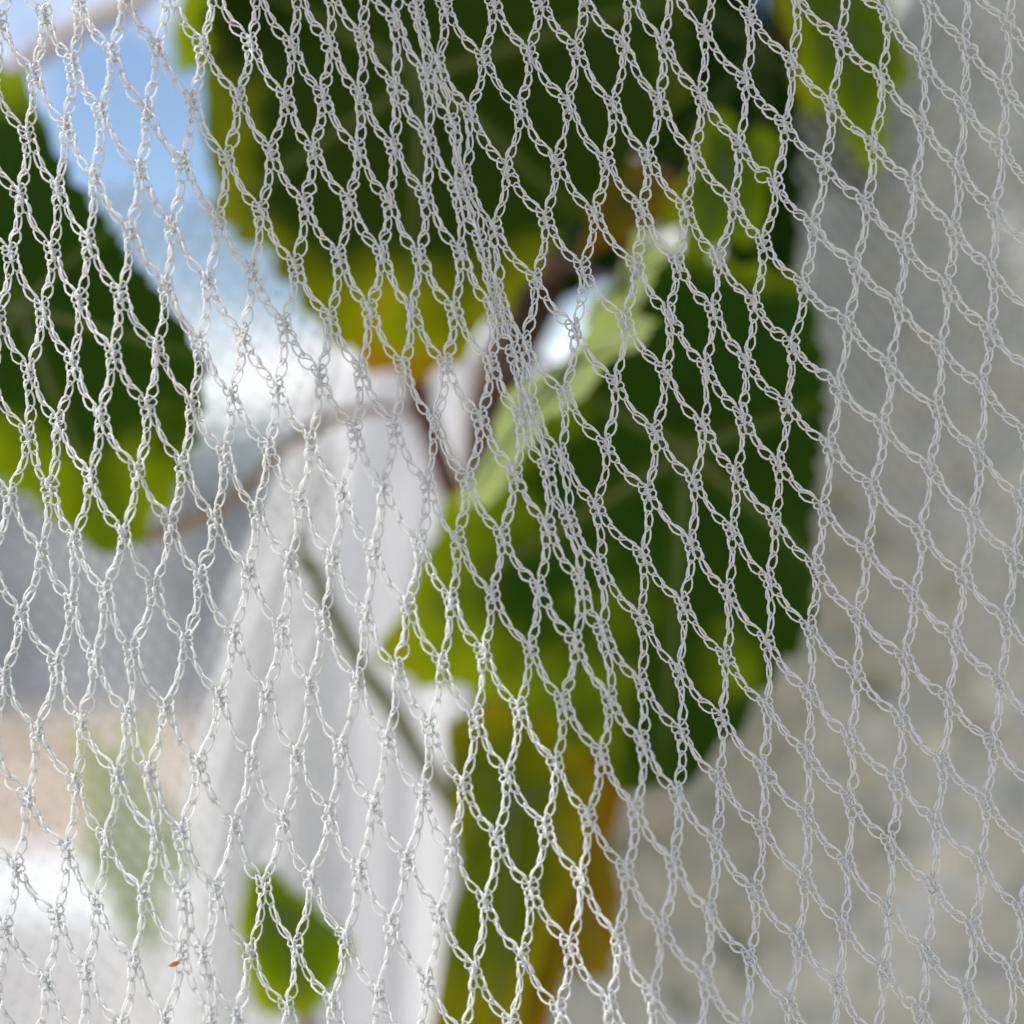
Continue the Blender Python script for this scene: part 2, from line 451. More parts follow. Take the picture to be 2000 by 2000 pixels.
# blue-grey garden wall, ten metres off
gw = empty('garden_wall', (-4.2, 10.4, 0), 'blue-grey rendered garden wall behind the left leaves, above tan ground', 'wall')
me = box_mesh('wall_body', -6.5, 3.3, 0, 0.35, 0, 1.66, 0.03, 3, 0.02); link('wall_body', me, gw, M_GREY)
me = box_mesh('coping', -6.6, 3.4, -0.06, 0.41, 1.662, 1.75, 0.03, 2, 0.01); link('coping', me, gw, M_GREY)

# whitewashed house far behind the right leaves
hs = empty('white_house', (3.6, 13.0, 0), 'whitewashed house seen in small gaps between the right leaves', 'house')
link('wall', box_mesh('wall', -2.4, 3.6, 0, 4.0, 0, 4.75, 0.04, 3, 0.02), hs, M_WHITE)
link('parapet', box_mesh('parapet', -2.5, 3.7, -0.1, 4.1, 4.752, 5.0, 0.04, 0), hs, M_WHITE)
M_DARKWOOD = mat_noise('blue_painted_wood', (0.05, 0.09, 0.16), (0.08, 0.13, 0.22), 8.0, 0.6)
for (x, z0, z1, w) in ((-1.2, 1.0, 2.3, 0.9), (1.6, 0.0, 2.2, 1.0)):
    wd = link('door' if z0 == 0 else 'window', box_mesh('opening', x, x + w, -0.035, -0.003, z0 + 0.02, z1, 0.01), hs, M_DARKWOOD)

# low white plaster ledge at lower left
me = box_mesh('low_wall', -2.2, 0.0, 0, 0.5, 0, 0.78, 0.04, 4, 0.02)
lw = link('low_wall', me, None, M_WHITE)
lw.location = (-0.62, 2.6, 0)
tag(lw, 'low whitewashed wall at the lower left corner', 'wall')

# rough plaster buttress filling the right side: left edge leans, top out of frame
def buttress():
    d = 0.50
    bm = bmesh.new()
    n, mrows = 90, 300
    def edge(z):      # leaning left edge, metres, as a function of height
        z0, x0 = at(1815, 0, d).z, at(1815, 0, d).x
        z1, x1 = at(985, 2000, d).z, at(985, 2000, d).x
        t = (z0 - z) / (z0 - z1)
        t = max(-0.6, min(t, 1.5))
        return x0 + (x1 - x0) * t + 0.006 * noise.noise(Vector((z * 9, 0, 0)))
    zt, zb = CAM_H + 0.75, 0.0
    front, back = [], []
    for a in range(mrows + 1):
        z = zb + (zt - zb) * (a / mrows)
        xe = edge(z)
        fr, bk = [], []
        for b in range(n + 1):
            f = (b / n) ** 1.6
            x = xe + (0.95 - xe) * f
            rel = noise.noise(Vector((x * 6, 0, z * 6))) * 0.008 + noise.noise(Vector((x * 40, 3, z * 40))) * 0.004 + noise.noise(Vector((x * 110, 8, z * 110))) * 0.003
            rnd = 0.02 * (1 - min(1, (x - xe) / 0.02)) ** 2
            y = d - 0.10 * (x - 0.2) + rel + rnd
            fr.append(bm.verts.new((x, y, z)))
            bk.append(bm.verts.new((x, d + 0.30, z)))
        front.append(fr); back.append(bk)
    for a in range(mrows):
        for b in range(n):
            bm.faces.new((front[a][b], front[a][b + 1], front[a + 1][b + 1], front[a + 1][b]))
            bm.faces.new((back[a][b], back[a + 1][b], back[a + 1][b + 1], back[a][b + 1]))
        bm.faces.new((front[a][0], front[a + 1][0], back[a + 1][0], back[a][0]))
        bm.faces.new((front[a][n], back[a][n], back[a + 1][n], front[a + 1][n]))
    for b in range(n):
        bm.faces.new((front[mrows][b], front[mrows][b + 1], back[mrows][b + 1], back[mrows][b]))
        bm.faces.new((front[0][b], back[0][b], back[0][b + 1], front[0][b + 1]))
    for f in bm.faces: f.smooth = True
    me = bpy.data.meshes.new('plaster_wall'); bm.to_mesh(me); bm.free()
    o = link('plaster_wall', me, None, M_PLASTER)
    return tag(o, 'rough pale plaster wall in shade filling the right side', 'wall')


buttress()


# white cloth hung in folds behind the leaves
def cloth():
    d = 0.95
    root = empty('hanging_cloth', (at(760, 700, d).x, d, CAM_H - 0.75), 'white cloth hanging in soft folds behind the leaves, widening downwards', 'cloth')
    rows, cols = 60, 120
    zt, zb = at(0, 600, d).z, CAM_H - 0.75
    co, q = [], []
    for layer in (0, 1):
        for a in range(rows + 1):
            t = a / rows
            z = zt + (zb - zt) * t
            py = 1000 - (z - CAM_H) / (K * d)
            xl = at(np.interp(py, [600, 680, 760, 1000, 1150, 1500, 2000, 3000], [760, 660, 590, 510, 440, 360, 300, 200]), 0, d).x
            xr = at(np.interp(py, [600, 680, 760, 1000, 1500, 2000, 3000], [840, 930, 985, 1000, 1000, 1000, 1060]), 0, d).x
            for b in range(cols + 1):
                s = b / cols
                x = xl + (xr - xl) * s
                ph = s * 31 + 1.2 * math.sin(t * 3 + s * 5)
                y = 0.018 * (0.35 + t) * math.sin(ph) + 0.010 * math.sin(ph * 0.43 + 1) + 0.006 * noise.noise(Vector((s * 6, t * 5, 2)))
                co.append((x - root.location.x, y + 0.0007 * layer, z - root.location.z))
    W = cols + 1
    off = (rows + 1) * W
    for a in range(rows):
        for b in range(cols):
            i = a * W + b
            q.append((i, i + W, i + W + 1, i + 1))
    link('cloth_drop', mesh_np('cloth_drop', np.array(co[:off]), q), root, M_CLOTH)
    # rolled hem at the foot
    tube('hem', [co[off - W + b] for b in range(0, W, 3)], 0.004, 6, root, M_CLOTH, 3)
    return root


cloth()


# ------------------------------------------------------------------ netting
MM = 0.001
def solve_lattice(known, ir, jr, l2=0.22):
    ids = {}
    for i in range(*ir):
        for j in range(*jr):
            ids[(i, j)] = len(ids)
    n = len(ids)
    A = np.zeros((n, n)); B = np.zeros((n, 2))
    for k, p in known.items():
        if k in ids:
            A[ids[k], ids[k]] += 1; B[ids[k]] += p
    v = np.array([1, -2, 1.0]); vv = l2 * np.outer(v, v)
    for (i, j) in list(ids):
        for d in ((1, 0), (0, 1), (1, -1)):
            a, c = (i - d[0], j - d[1]), (i + d[0], j + d[1])
            if a in ids and c in ids:
                ix = [ids[a], ids[(i, j)], ids[c]]
                A[np.ix_(ix, ix)] += vv
    A += 1e-9 * np.eye(n)
    X = np.linalg.solve(A, B)
    return {k: X[v_] for k, v_ in ids.items()}


# one knitted stitch: sideways (loop widths), along (pitches), depth (yarn diameters)
STITCH = np.array([
    (-0.08, 0.00, -0.75), (-0.22, 0.14, -0.10), (-0.42, 0.36, 0.45), (-0.50, 0.66, 0.50), (-0.42, 1.00, 0.15),
    (-0.22, 1.22, -0.35), (0.02, 1.30, -0.55), (0.25, 1.22, -0.35), (0.43, 1.00, 0.10), (0.50, 0.66, 0.45), (0.40, 0.36, 0.40),
    (0.22, 0.12, -0.10), (0.20, 0.06, -0.80), (0.36, 0.30, -1.10), (0.34, 0.66, -1.05), (0.12, 0.90, -0.95)])


def stitch_curve(per):
    nxt = STITCH + np.array([0, 1, 0])
    prv = STITCH - np.array([0, 1, 0])
    Q = np.vstack([prv, STITCH, nxt])
    n = len(STITCH)
    u = np.arange(per) / per * n + n
    k = np.floor(u).astype(int); t = (u - k)[:, None]
    a, b, c, d = Q[k - 1], Q[k], Q[k + 1], Q[k + 2]
    return 0.5 * (2 * b + (c - a) * t + (2 * a - 5 * b + 4 * c - d) * t ** 2 + (3 * b - a - 3 * c + d) * t ** 3)


def build_net(root, nodes, relief, yarn, width, per, sides, knots_max, sfx=''):
    """nodes: (i, j) -> x, z in mm. Each wale is one chain of stitches that zigzags between its neighbours."""
    tpl = stitch_curve(per)
    H = 1.75                                  # half the length of a knot, mm
    off = width * 0.40
    def col_dir(i, j):
        p = nodes[(i, j)]
        a = nodes.get((i + 1, j + 1)); b = nodes.get((i - 1, j - 1))
        v = (a if a is not None else p) - (b if b is not None else p)
        L = math.hypot(*v)
        return v / L if L > 1e-6 else np.array([0, -1.0])
    wales = {}
    for (i, j) in nodes:
        wales.setdefault(i - j, []).append((i, j, 0))       # left chain of this knot
        wales.setdefault(i - j + 1, []).append((i, j, 1))   # right chain of this knot
    made = 0
    for w, ks in sorted(wales.items()):
        ks.sort(key=lambda k: k[0] + k[1])
        # split into runs of consecutive knots
        runs, cur = [], [ks[0]]
        for k in ks[1:]:
            if (k[0] + k[1]) - (cur[-1][0] + cur[-1][1]) == 1:
                cur.append(k)
            else:
                runs.append(cur); cur = [k]
        runs.append(cur)
        for run in runs:
            if len(run) < 2:
                continue
            line, cuts = [], []
            for n, (i, j, side) in enumerate(run):
                p = nodes[(i, j)]
                c = col_dir(i, j)
                rgt = np.array([-c[1], c[0]])
                if rgt[0] < 0: rgt = -rgt
                s = off if side else -off
                j1, j2 = rng.normal(0, 0.22, 2)
                top = p - c * (H + j1) + rgt * s
                bot = p + c * (H + j2) + rgt * s
                if n:
                    # the piece that swings over from the knot above
                    p0, d0 = line[-1], (line[-1] - line[-2])
                    d0 = d0 / (math.hypot(*d0) + 1e-9)
                    v = top - p0
                    L = math.hypot(*v)
                    dr = v / L
                    c1 = p0 + (0.55 * d0 + 0.45 * dr) * L * 0.34
                    flat = rgt if side == 0 else -rgt
                    e = 0.80 * dr + 0.60 * flat * (1.0 if side == 0 else 0.55)
                    e = e / math.hypot(*e)
                    c2 = top - e * L * 0.34
                    t = np.linspace(0, 1, 14)[1:-1, None]
                    seg = (1 - t) ** 3 * p0 + 3 * (1 - t) ** 2 * t * c1 + 3 * (1 - t) * t ** 2 * c2 + t ** 3 * top
                    line.extend(list(seg))
                    cuts.append((len(line), 'seg'))
                line.append(top)
                line.extend([top + (bot - top) * f for f in (0.33, 0.66)])
                line.append(bot)
                cuts.append((len(line) - 1, 'knot'))
            C = np.array(line)
            # rounding
            for _ in range(2):
                C[1:-1] = 0.25 * C[:-2] + 0.5 * C[1:-1] + 0.25 * C[2:]
            ds = np.hypot(*np.diff(C, axis=0).T)
            S = np.concatenate([[0], np.cumsum(ds)])
            # stitch boundaries: two to a knot, the rest even between knots
            marks = [0.0]; kinds = []; nk = 0
            for (k, kind) in cuts:
                k = min(k, len(S) - 1)
                L = S[k] - marks[-1]
                if kind == 'knot':
                    m = 2
                else:
                    m = max(3, int(round(L / 3.5)))
                if L > 0.3:
                    f = rng.uniform(0.86, 1.14, m)
                    if kind == 'seg': f[0] *= 0.74
                    f = np.cumsum(f); f /= f[-1]
                    marks.extend(list(marks[-1] + L * f))
                    sd = 1.0 if run[nk][2] == 0 else -1.0
                    for q_ in range(m):
                        if kind == 'knot':
                            kinds.append((rng.normal(0.10, 0.35) if rng.random() < 0.6 else rng.normal(1.1, 0.3), rng.uniform(0.72, 1.12), sd))
                        elif q_ == m - 1:      # open loop just above the knot below
                            kinds.append((rng.normal(0.15, 0.40), rng.uniform(0.95, 1.35), sd))
                        elif q_ == 0:
                            kinds.append((rng.normal(0.35, 0.50), rng.uniform(0.80, 1.10), sd))
                        else:                  # narrow, turned on edge
                            kinds.append((rng.normal(0.95, 0.35), rng.uniform(0.80, 1.00), sd))
                if kind == 'knot': nk += 1
            marks = np.array(marks)[::-1]     # knitted upwards: loop heads point up
            kinds = np.array(kinds[::-1])
            odd = rng.random(len(kinds))
            kinds[odd < 0.03, 1] *= 1.45          # a pulled loop here and there
            kinds[odd > 0.95, 1] *= 0.6           # and a tight one
            nst = len(marks) - 1
            if nst < 3:
                continue
            tw = np.append(kinds[:, 0], [kinds[-1, 0]] * 2)
            idx = np.repeat(np.arange(nst), per)
            T = np.tile(tpl, (nst, 1))
            pitch = (marks[:-1] - marks[1:])[idx]
            s0 = marks[:-1][idx]
            ax = T[:, 1]
            # positions past a stitch's own end continue at the next one's pitch
            nxt = np.append(marks[:-1] - marks[1:], 3.3)[idx + 1]
            s = s0 - np.where(ax <= 1, ax * pitch, pitch + (ax - 1) * nxt)
            s = np.clip(s, 0, S[-1])
            px = np.interp(s, S, C[:, 0]); pz = np.interp(s, S, C[:, 1])
            ex = np.interp(np.clip(s + 0.5, 0, S[-1]), S, C[:, 0]) - np.interp(np.clip(s - 0.5, 0, S[-1]), S, C[:, 0])
            ez = np.interp(np.clip(s + 0.5, 0, S[-1]), S, C[:, 1]) - np.interp(np.clip(s - 0.5, 0, S[-1]), S, C[:, 1])
            el = np.hypot(ex, ez) + 1e-9
            nx, nz = -ez / el, ex / el
            flip = np.where(nx < 0, -1, 1); nx *= flip; nz *= flip
            u = idx + np.clip(ax, 0, 1.3)
            sgn = kinds[idx, 2]
            ang = np.interp(u - 0.5, np.arange(nst + 2), tw) * sgn
            wd = width * kinds[idx, 1] * sgn
            long = np.clip(pitch / 3.3, 0.7, 1.3)
            lat = T[:, 0] * wd / long ** 0.4
            dep = T[:, 2] * yarn * 1.05
            la = lat * np.cos(ang) - dep * np.sin(ang)
            de = lat * np.sin(ang) + dep * np.cos(ang)
            x = px + nx * la; z = pz + nz * la
            y = relief(px, pz) - de
            pts = np.stack([x, y, z], 1) * MM
            pts += rng.normal(0, 0.025 * MM, pts.shape)
            thick = 1 + 0.11 * np.interp(np.arange(len(pts)), np.arange(0, len(pts) + 40, 9), rng.normal(0, 1, len(np.arange(0, len(pts) + 40, 9))).clip(-1.6, 1.8))
            co, q = sweep(pts, yarn * 0.5 * MM * thick, sides)
            link('cord', mesh_np('cord' + sfx, co, q), root, M_NET)
            made += 1
    # lapped yarns that tie two chains together at each knot
    variants = []
    for v in range(4):
        r2 = np.random.default_rng(40 + v)
        pts = []
        turns = 4
        for k in range(turns * 2 + 1):
            f = k / (turns * 2)
            sx = (1 if k % 2 else -1) * width * 0.36 * r2.uniform(0.75, 1.1)
            pts.append((sx * MM, (-0.42 + 0.9 * (k % 4 in (1, 2))) * yarn * MM * 1.2, (H * 0.95 - 1.9 * H * f + r2.normal(0, 0.12)) * MM))
        P = catmull(pts, 4 if sides > 4 else 2)
        co, q = sweep(P, yarn * 0.46 * MM, sides)
        me_ = mesh_np('knot' + sfx, co, q); me_.materials.append(M_NET)
        variants.append((me_, co, q))
    order = sorted(nodes, key=lambda k: max(abs(nodes[k][0]), abs(nodes[k][1])))
    rest_c, rest_q, base = [], [], 0
    for n, (i, j) in enumerate(order):
        p = nodes[(i, j)]
        c = col_dir(i, j)
        a = math.atan2(-c[0], -c[1])       # lean in the x-z plane
        me_, co, q = variants[n % 4]
        loc = Vector((p[0], float(relief(p[0], p[1])), p[1])) * MM
        R = Matrix.Rotation(a, 4, 'Y')
        if n < knots_max:
            o = link('knot', me_, root)
            o.matrix_local = Matrix.Translation(loc) @ R
        else:
            Rn = np.array(R.to_3x3())
            rest_c.append(co @ Rn.T + np.array(loc)); rest_q.append(q + base); base += len(co)
    if rest_c:
        o = link('knot_lashings', mesh_np('knot_lashings' + sfx, np.vstack(rest_c), np.vstack(rest_q)), root, M_NET)
        tag(o, kind='stuff')


NET_D = 0.278
known = {(i, j): np.array([x, z]) for j, row in KNOTS.items() for (i, x, z) in row}
lat = solve_lattice(known, (-24, 20), (-20, 30))
def gather(p):
    f = p[0] - np.interp(p[1], [-100, -40, -25, 0, 20, 40, 60, 80, 100], [46, 24.5, 18, 10, 3.5, -2.5, -8, -13, -19])
    pull = np.interp(p[1], [-100, -50, -20, 10, 100], [0, 0.1, 0.6, 1, 1])
    x = p[0] - 2.6 * pull * math.tanh(f / 3) * math.exp(-(f / 8) ** 2)
    for (line, zr, amt) in (((-57, -76), (-95, -30), 2.8), ((-84, -96), (-25, 25), 2.0)):      # the narrow gathers at lower left
        g_ = p[0] - np.interp(p[1], zr, line)
        a_ = amt * np.interp(p[1], [zr[0] - 15, zr[0], zr[1], zr[1] + 12], [0.6, 1, 1, 0])
        x -= a_ * math.tanh(g_ / 3) * math.exp(-(g_ / 7) ** 2)
    return np.array([x, p[1]])


lat = {k: gather(p) + rng.normal(0, 0.22, 2) for k, p in lat.items()}
nodes = {k: p for k, p in lat.items() if -122 < p[0] < 122 and -122 < p[1] < 122}


def relief_front(x, z):
    """Depth of the sheet in mm: it bellies, and folds where the meshes crowd together."""
    fold = x - np.interp(z, [-100, -40, -25, 0, 20, 40, 60, 80, 100], [46, 24.5, 18, 10, 3.5, -2.5, -8, -13, -19])       # the crowded line
    low = x - np.interp(z, [-120, -90, -35], [-52, -57, -78])
    return (4.0 * np.tanh(-(np.asarray(x) + 20) / 55) + 4.4 * np.tanh(fold / 7) - 3.2 * np.exp(-(fold / 9) ** 2)
            - 3.0 * np.exp(-(low / 8) ** 2) + 1.2 * np.sin(x / 19 + z / 31) + 0.8 * np.sin(x / 7.5 + 1.3))


net = empty('bird_net', (0, NET_D, CAM_H), 'white knitted bird net with diamond meshes hanging across the whole foreground', 'net')
build_net(net, nodes, relief_front, 0.40, 1.55, 16, 5, 298)

# second layer of the same netting, further back on the left and out of focus
def plain_nodes(x0, x1, z0, z1, lean, sq, rowtilt):
    out = {}
    for i in range(-60, 60):
        for j in range(-60, 60):
            x = (i - j) * sq * 0.5 + (i + j) * lean
            z = -(i + j) * 10.6 * 0.5 * 2 * 0.5 - (i - j) * rowtilt
            x += 2.0 * math.sin(x / 13 + z / 60)
            if x0 < x < x1 and z0 < z < z1:
                out[(i, j)] = np.array([x, z])
    return out


d2 = 0.47
back = empty('bird_net', (0, d2, CAM_H), 'second layer of white netting, blurred, behind the left leaf and before the white cloth', 'net')
build_net(back, plain_nodes(-185, -58, -190, 105, 1.2, 6.4, -0.6), lambda x, z: 9 * np.sin(np.asarray(x) / 15 + z / 90) - 0.05 * np.asarray(z),
          0.46, 1.45, 9, 4, 0, '_rear')
d3 = 0.465
side = empty('bird_net', (0, d3, CAM_H), 'blurred layer of netting between the upper right leaves and the plaster wall', 'net')
side_nodes = {k: p for k, p in plain_nodes(10, 178, -178, 190, 1.2, 8.2, 1.0).items() if p[0] > np.interp(p[1], [-178, -20, 15, 190], [190, 150, 94, 94])}
build_net(side, side_nodes, lambda x, z: 8 * np.sin(np.asarray(x) / 17 + z / 80),
          0.46, 1.45, 9, 4, 0, '_side')


# ------------------------------------------------------------------ the vine
def leaf_radius(deg, lob, r_):
    a = abs(deg)
    tab_a = [0, 9, 24, 34, 54, 68, 84, 98, 116, 136, 156, 170, 180]
    tab_r = [1.0, 0.93, 0.74 - 0.10 * lob, 0.70 - 0.12 * lob, 0.93, 0.82, 0.66 - 0.06 * lob, 0.68, 0.76, 0.66, 0.54, 0.34, 0.10]
    r = np.interp(a, tab_a, tab_r)
    return r


MAT = {}


def make_leaf(parent, base, tip, size, mat, tilt=0.0, roll=0.0, cup=0.25, lob=0.5, seed=0, width=1.0, wave=1.0, rim_r=None):
    """A lobed, toothed vine leaf: base = stalk junction, tip = direction the point of the leaf hangs."""
    r_ = random.Random(seed)
    NA, NR = 176, 9
    ph = [r_.uniform(0, 6.28) for _ in range(6)]
    teeth = 37
    fr = np.array([0, .12, .26, .42, .58, .72, .84, .93, 1.0])
    veins = [0, 54, -54, 114, -114]
    co, mg, vn = [], [], []
    for a in range(NA):
        deg = -180 + 360 * (a + 0.5) / NA
        sm = rim_r(deg) if rim_r else leaf_radius(deg, lob, r_) * (1 + 0.05 * math.sin(3 * math.radians(deg) + ph[0]) + 0.03 * math.sin(7 * math.radians(deg) + ph[1]))
        tk = (deg * teeth / 360 + 0.2 * math.sin(math.radians(deg) * 5 + ph[2])) % 1.0
        tooth = (tk / 0.62 if tk < 0.62 else (1 - tk) / 0.38)
        rim = sm * (1 + 0.065 * (tooth - 0.5))
        th = math.radians(deg)
        for b in range(NR):
            f = fr[b]
            rr = f * (sm + (rim - sm) * f ** 6)
            x, y = rr * math.sin(th) * width, rr * math.cos(th)
            # nearest main vein
            dv = min(abs(math.sin(math.radians(deg - v))) * rr if abs((deg - v + 180) % 360 - 180) < 80 else 9 for v in veins)
            # herringbone side veins
            vn.append(math.exp(-(dv / 0.018) ** 2) * (1 - 0.5 * f))
            bul = 0.030 * min(1, dv / 0.12) * math.sin(min(dv, 0.25) / 0.25 * 3.14)
            z = bul - cup * rr * rr * 0.5 + wave * f * f * (0.06 * math.sin(3 * th + ph[3]) + 0.035 * math.sin(6 * th + ph[4]) + 0.02 * math.sin(11 * th + ph[5])) \
                + 0.012 * noise.noise(Vector((x * 9, y * 9, seed)))
            co.append((x, y, z)); mg.append(f * 0.85 + 0.15 * min(1, rr))
    co = np.array(co) * size
    q = []
    for a in range(NA if rim_r else NA - 1):        # traced leaves: basal lobes overlap and close round the stalk
        for b in range(NR - 1):
            i, k = a * NR + b, ((a + 1) % NA) * NR + b
            q.append((i, k, k + 1, i + 1))
    me = mesh_np('leaf', co, q)
    for nm, dat in (('margin', mg), ('vein', vn)):
        at_ = me.attributes.new(nm, 'FLOAT', 'POINT')
        at_.data.foreach_set('value', np.array(dat, dtype=np.float32))
    o = link('leaf', me, parent, mat)
    # frame: local y to the tip, local z turned by tilt and roll from facing the lens
    d = (tip - base).normalized()
    zc = Vector((0, -1, 0)); zc = (zc - d * zc.dot(d)).normalized()
    xc = d.cross(zc).normalized()
    Rm = Matrix((xc, d, zc)).transposed().to_4x4()
    Rm = Rm @ Matrix.Rotation(tilt, 4, 'X') @ Matrix.Rotation(roll, 4, 'Y')
    o.matrix_local = Matrix.Translation(base - parent.location) @ Rm
    MAT[o.name] = Matrix.Translation(base - parent.location) @ Rm
    # raised veins on the leaf
    vc, vq, bs = [], [], 0
    for v in veins:
        pts = []
        for f in np.linspace(0.0, 0.86, 7):
            th = math.radians(v)
            rr = f * (rim_r(v) if rim_r else leaf_radius(v, lob, r_))
            x, y = rr * math.sin(th) * width, rr * math.cos(th)
            z = -cup * rr * rr * 0.5 + wave * f * f * (0.06 * math.sin(3 * th + ph[3]) + 0.035 * math.sin(6 * th + ph[4]) + 0.02 * math.sin(11 * th + ph[5])) \
                + 0.012 * noise.noise(Vector((x * 9, y * 9, seed)))
            pts.append((x * size, y * size, z * size))
        c_, q_ = sweep(catmull(pts, 2), np.linspace(0.0011, 0.0003, 13), 5)
        vc.append(c_); vq.append(q_ + bs); bs += len(c_)
    link('veins', mesh_np('veins', np.vstack(vc), np.vstack(vq)), o, M_VEIN)
    return o


M_VEIN = mat_noise('leaf_vein', (0.07, 0.10, 0.015), (0.11, 0.14, 0.025), 60.0, 0.5, 0.1, 0.001)
vine = empty('grape_vine', (0.0, 0.56, 0), 'grape vine with broad green and yellowing leaves behind the white net', 'plant')
VL = vine.location


def vine_tube(name, pts, rad, mat, parent=None, sides=8):
    if parent is None:
        return tube(name, [p - VL for p in pts], rad, sides, vine, mat)
    inv = MAT[parent.name].inverted()
    return tube(name, [inv @ (p - VL) for p in pts], rad, sides, parent, mat)


# main cane from the ground, passing behind the leaves and up out of sight
cane = [Vector((0.0, 0.56, -0.02)), Vector((-0.03, 0.57, 0.5)), Vector((0.01, 0.55, 1.0)), at(1010, 1750, .54), at(960, 1320, .53), at(940, 1050, .53), at(965, 780, .53),
        at(1050, 560, .53), at(1120, 380, .54), at(1190, 100, .55), at(1200, -300, .56), at(1180, -700, .58)]
vine_tube('cane', cane, [0.016, 0.012, 0.010, 0.0085, 0.008, 0.0085, 0.0105, 0.0125, 0.009, 0.007, 0.006, 0.005], M_BARK, sides=10)
vine_tube('cane', [at(955, 1290, .53), at(990, 1370, .51), at(1075, 1425, .50), at(1140, 1500, .50)], [0.006, 0.005, 0.0055, 0.004], M_BARK)
vine_tube('cane', [at(1180, -650, .58), at(700, -560, .60), at(330, -60, .62), at(150, 55, .62), at(25, 140, .62), at(-200, 330, .64)], [.006, .005, .0045, .004, .004, .003], M_TAN)
vine_tube('cane', [at(1190, 120, .55), at(1420, -150, .60), at(1800, -500, .7), at(2300, -900, .8)], [.006, .006, .005, .004], M_BARK)
# shoots and tendrils
vine_tube('shoot', [at(580, 1040, .44), at(605, 1110, .44), at(700, 1290, .45), at(800, 1440, .47), at(900, 1610, .53)], [0.0012, 0.0023, 0.0026, 0.0030, 0.0034], M_STEM)
vine_tube('tendril', [at(235, 1050, .41), at(310, 1040, .42), at(420, 1000, .43), at(510, 920, .44), at(590, 850, .45), at(680, 808, .46), at(760, 798, .47), at(830, 815, .48)],
          [.0014, .0019, .0020, .0020, .0018, .0018, .0017, .0015], M_TAN)

left_cane = [Vector((-0.42, 0.70, -0.02)), Vector((-0.30, 0.68, 0.7)), at(-260, 1500, .66), at(-230, 900, .65), at(-210, 330, .64)]
vine_tube('cane', left_cane, [.012, .009, .006, .005, .003], M_BARK)
vine_tube('shoot', [at(600, 2120, .45), at(690, 2230, .47), at(860, 2350, .51), Vector((0.008, 0.552, 1.05))], [.0018, .0022, .003, .004], M_STEM)
ANCHORS = [at(600, 2120, .45)] + cane[3:] + left_cane[2:] + [at(880, 1575, .515), at(330, -60, .62)]

def rim_from(base, tip, poly):
    """Radius of a leaf's outline round its stalk junction, in leaf lengths, smoothed."""
    bx, by = base
    dx, dy = tip[0] - bx, tip[1] - by
    L = math.hypot(dx, dy)
    dx, dy = dx / L, dy / L
    ex, ey = -dy, dx                       # the leaf's own sideways axis as seen
    P = [((x - bx) * ex + (y - by) * ey, (x - bx) * dx + (y - by) * dy) for x, y in poly]
    tab = []
    for deg in range(-180, 180, 3):
        sx, sy = math.sin(math.radians(deg)), math.cos(math.radians(deg))
        best = 0.2 * L
        for k in range(len(P)):
            (x0, y0), (x1, y1) = P[k], P[(k + 1) % len(P)]
            den = sx * (y1 - y0) - sy * (x1 - x0)
            if abs(den) < 1e-9: continue
            t = (x0 * (y1 - y0) - y0 * (x1 - x0)) / den
            u = (x0 * sy - y0 * sx) / den
            if t > 0 and -1e-6 <= u <= 1 + 1e-6: best = max(best, t)
        tab.append(best / L)
    tab = np.array(tab)
    tab = 0.25 * np.roll(tab, 1) + 0.5 * tab + 0.25 * np.roll(tab, -1)
    xs = np.arange(-180, 183, 3)
    tab = np.append(tab, tab[0])
    return lambda d: float(np.interp((d + 180) % 360 - 180, xs, tab))


OUT_LEFT = [(-330, -60), (30, 130), (110, 300), (230, 470), (335, 600), (395, 690), (400, 800), (352, 950), (290, 1010), (225, 1090), (150, 1060), (70, 1000), (-20, 930), (-330, 800)]
OUT_TOP = [(395, -220), (385, 100), (398, 250), (390, 400), (425, 440), (510, 480), (535, 520), (580, 590), (625, 650), (690, 700), (770, 738), (850, 728), (900, 690), (930, 640), (1000, 590),
           (1060, 510), (1120, 430), (1210, 330), (1330, 230), (1350, 100), (1330, -220)]
OUT_BIG = [(1240, 500), (1330, 470), (1440, 500), (1560, 520), (1600, 560), (1612, 700), (1605, 900), (1602, 1100), (1590, 1230), (1530, 1310), (1450, 1420), (1380, 1490), (1290, 1570), (1200, 1510),
           (1080, 1410), (960, 1370), (850, 1330), (760, 1330), (725, 1290), (760, 1220), (830, 1120), (850, 1020), (900, 950), (1000, 850), (1120, 720), (1180, 620)]
OUT_LOW = [(870, 1410), (960, 1370), (1080, 1390), (1140, 1440), (1180, 1550), (1150, 1620), (1130, 1700), (1090, 1800), (1050, 1900), (1020, 2000), (990, 2150), (840, 2150), (850, 1950), (880, 1800), (900, 1700), (880, 1560)]
OUT_SMALL = [(480, 1705), (525, 1695), (600, 1760), (695, 1850), (660, 1920), (600, 1990), (500, 1985), (478, 1900), (466, 1800)]
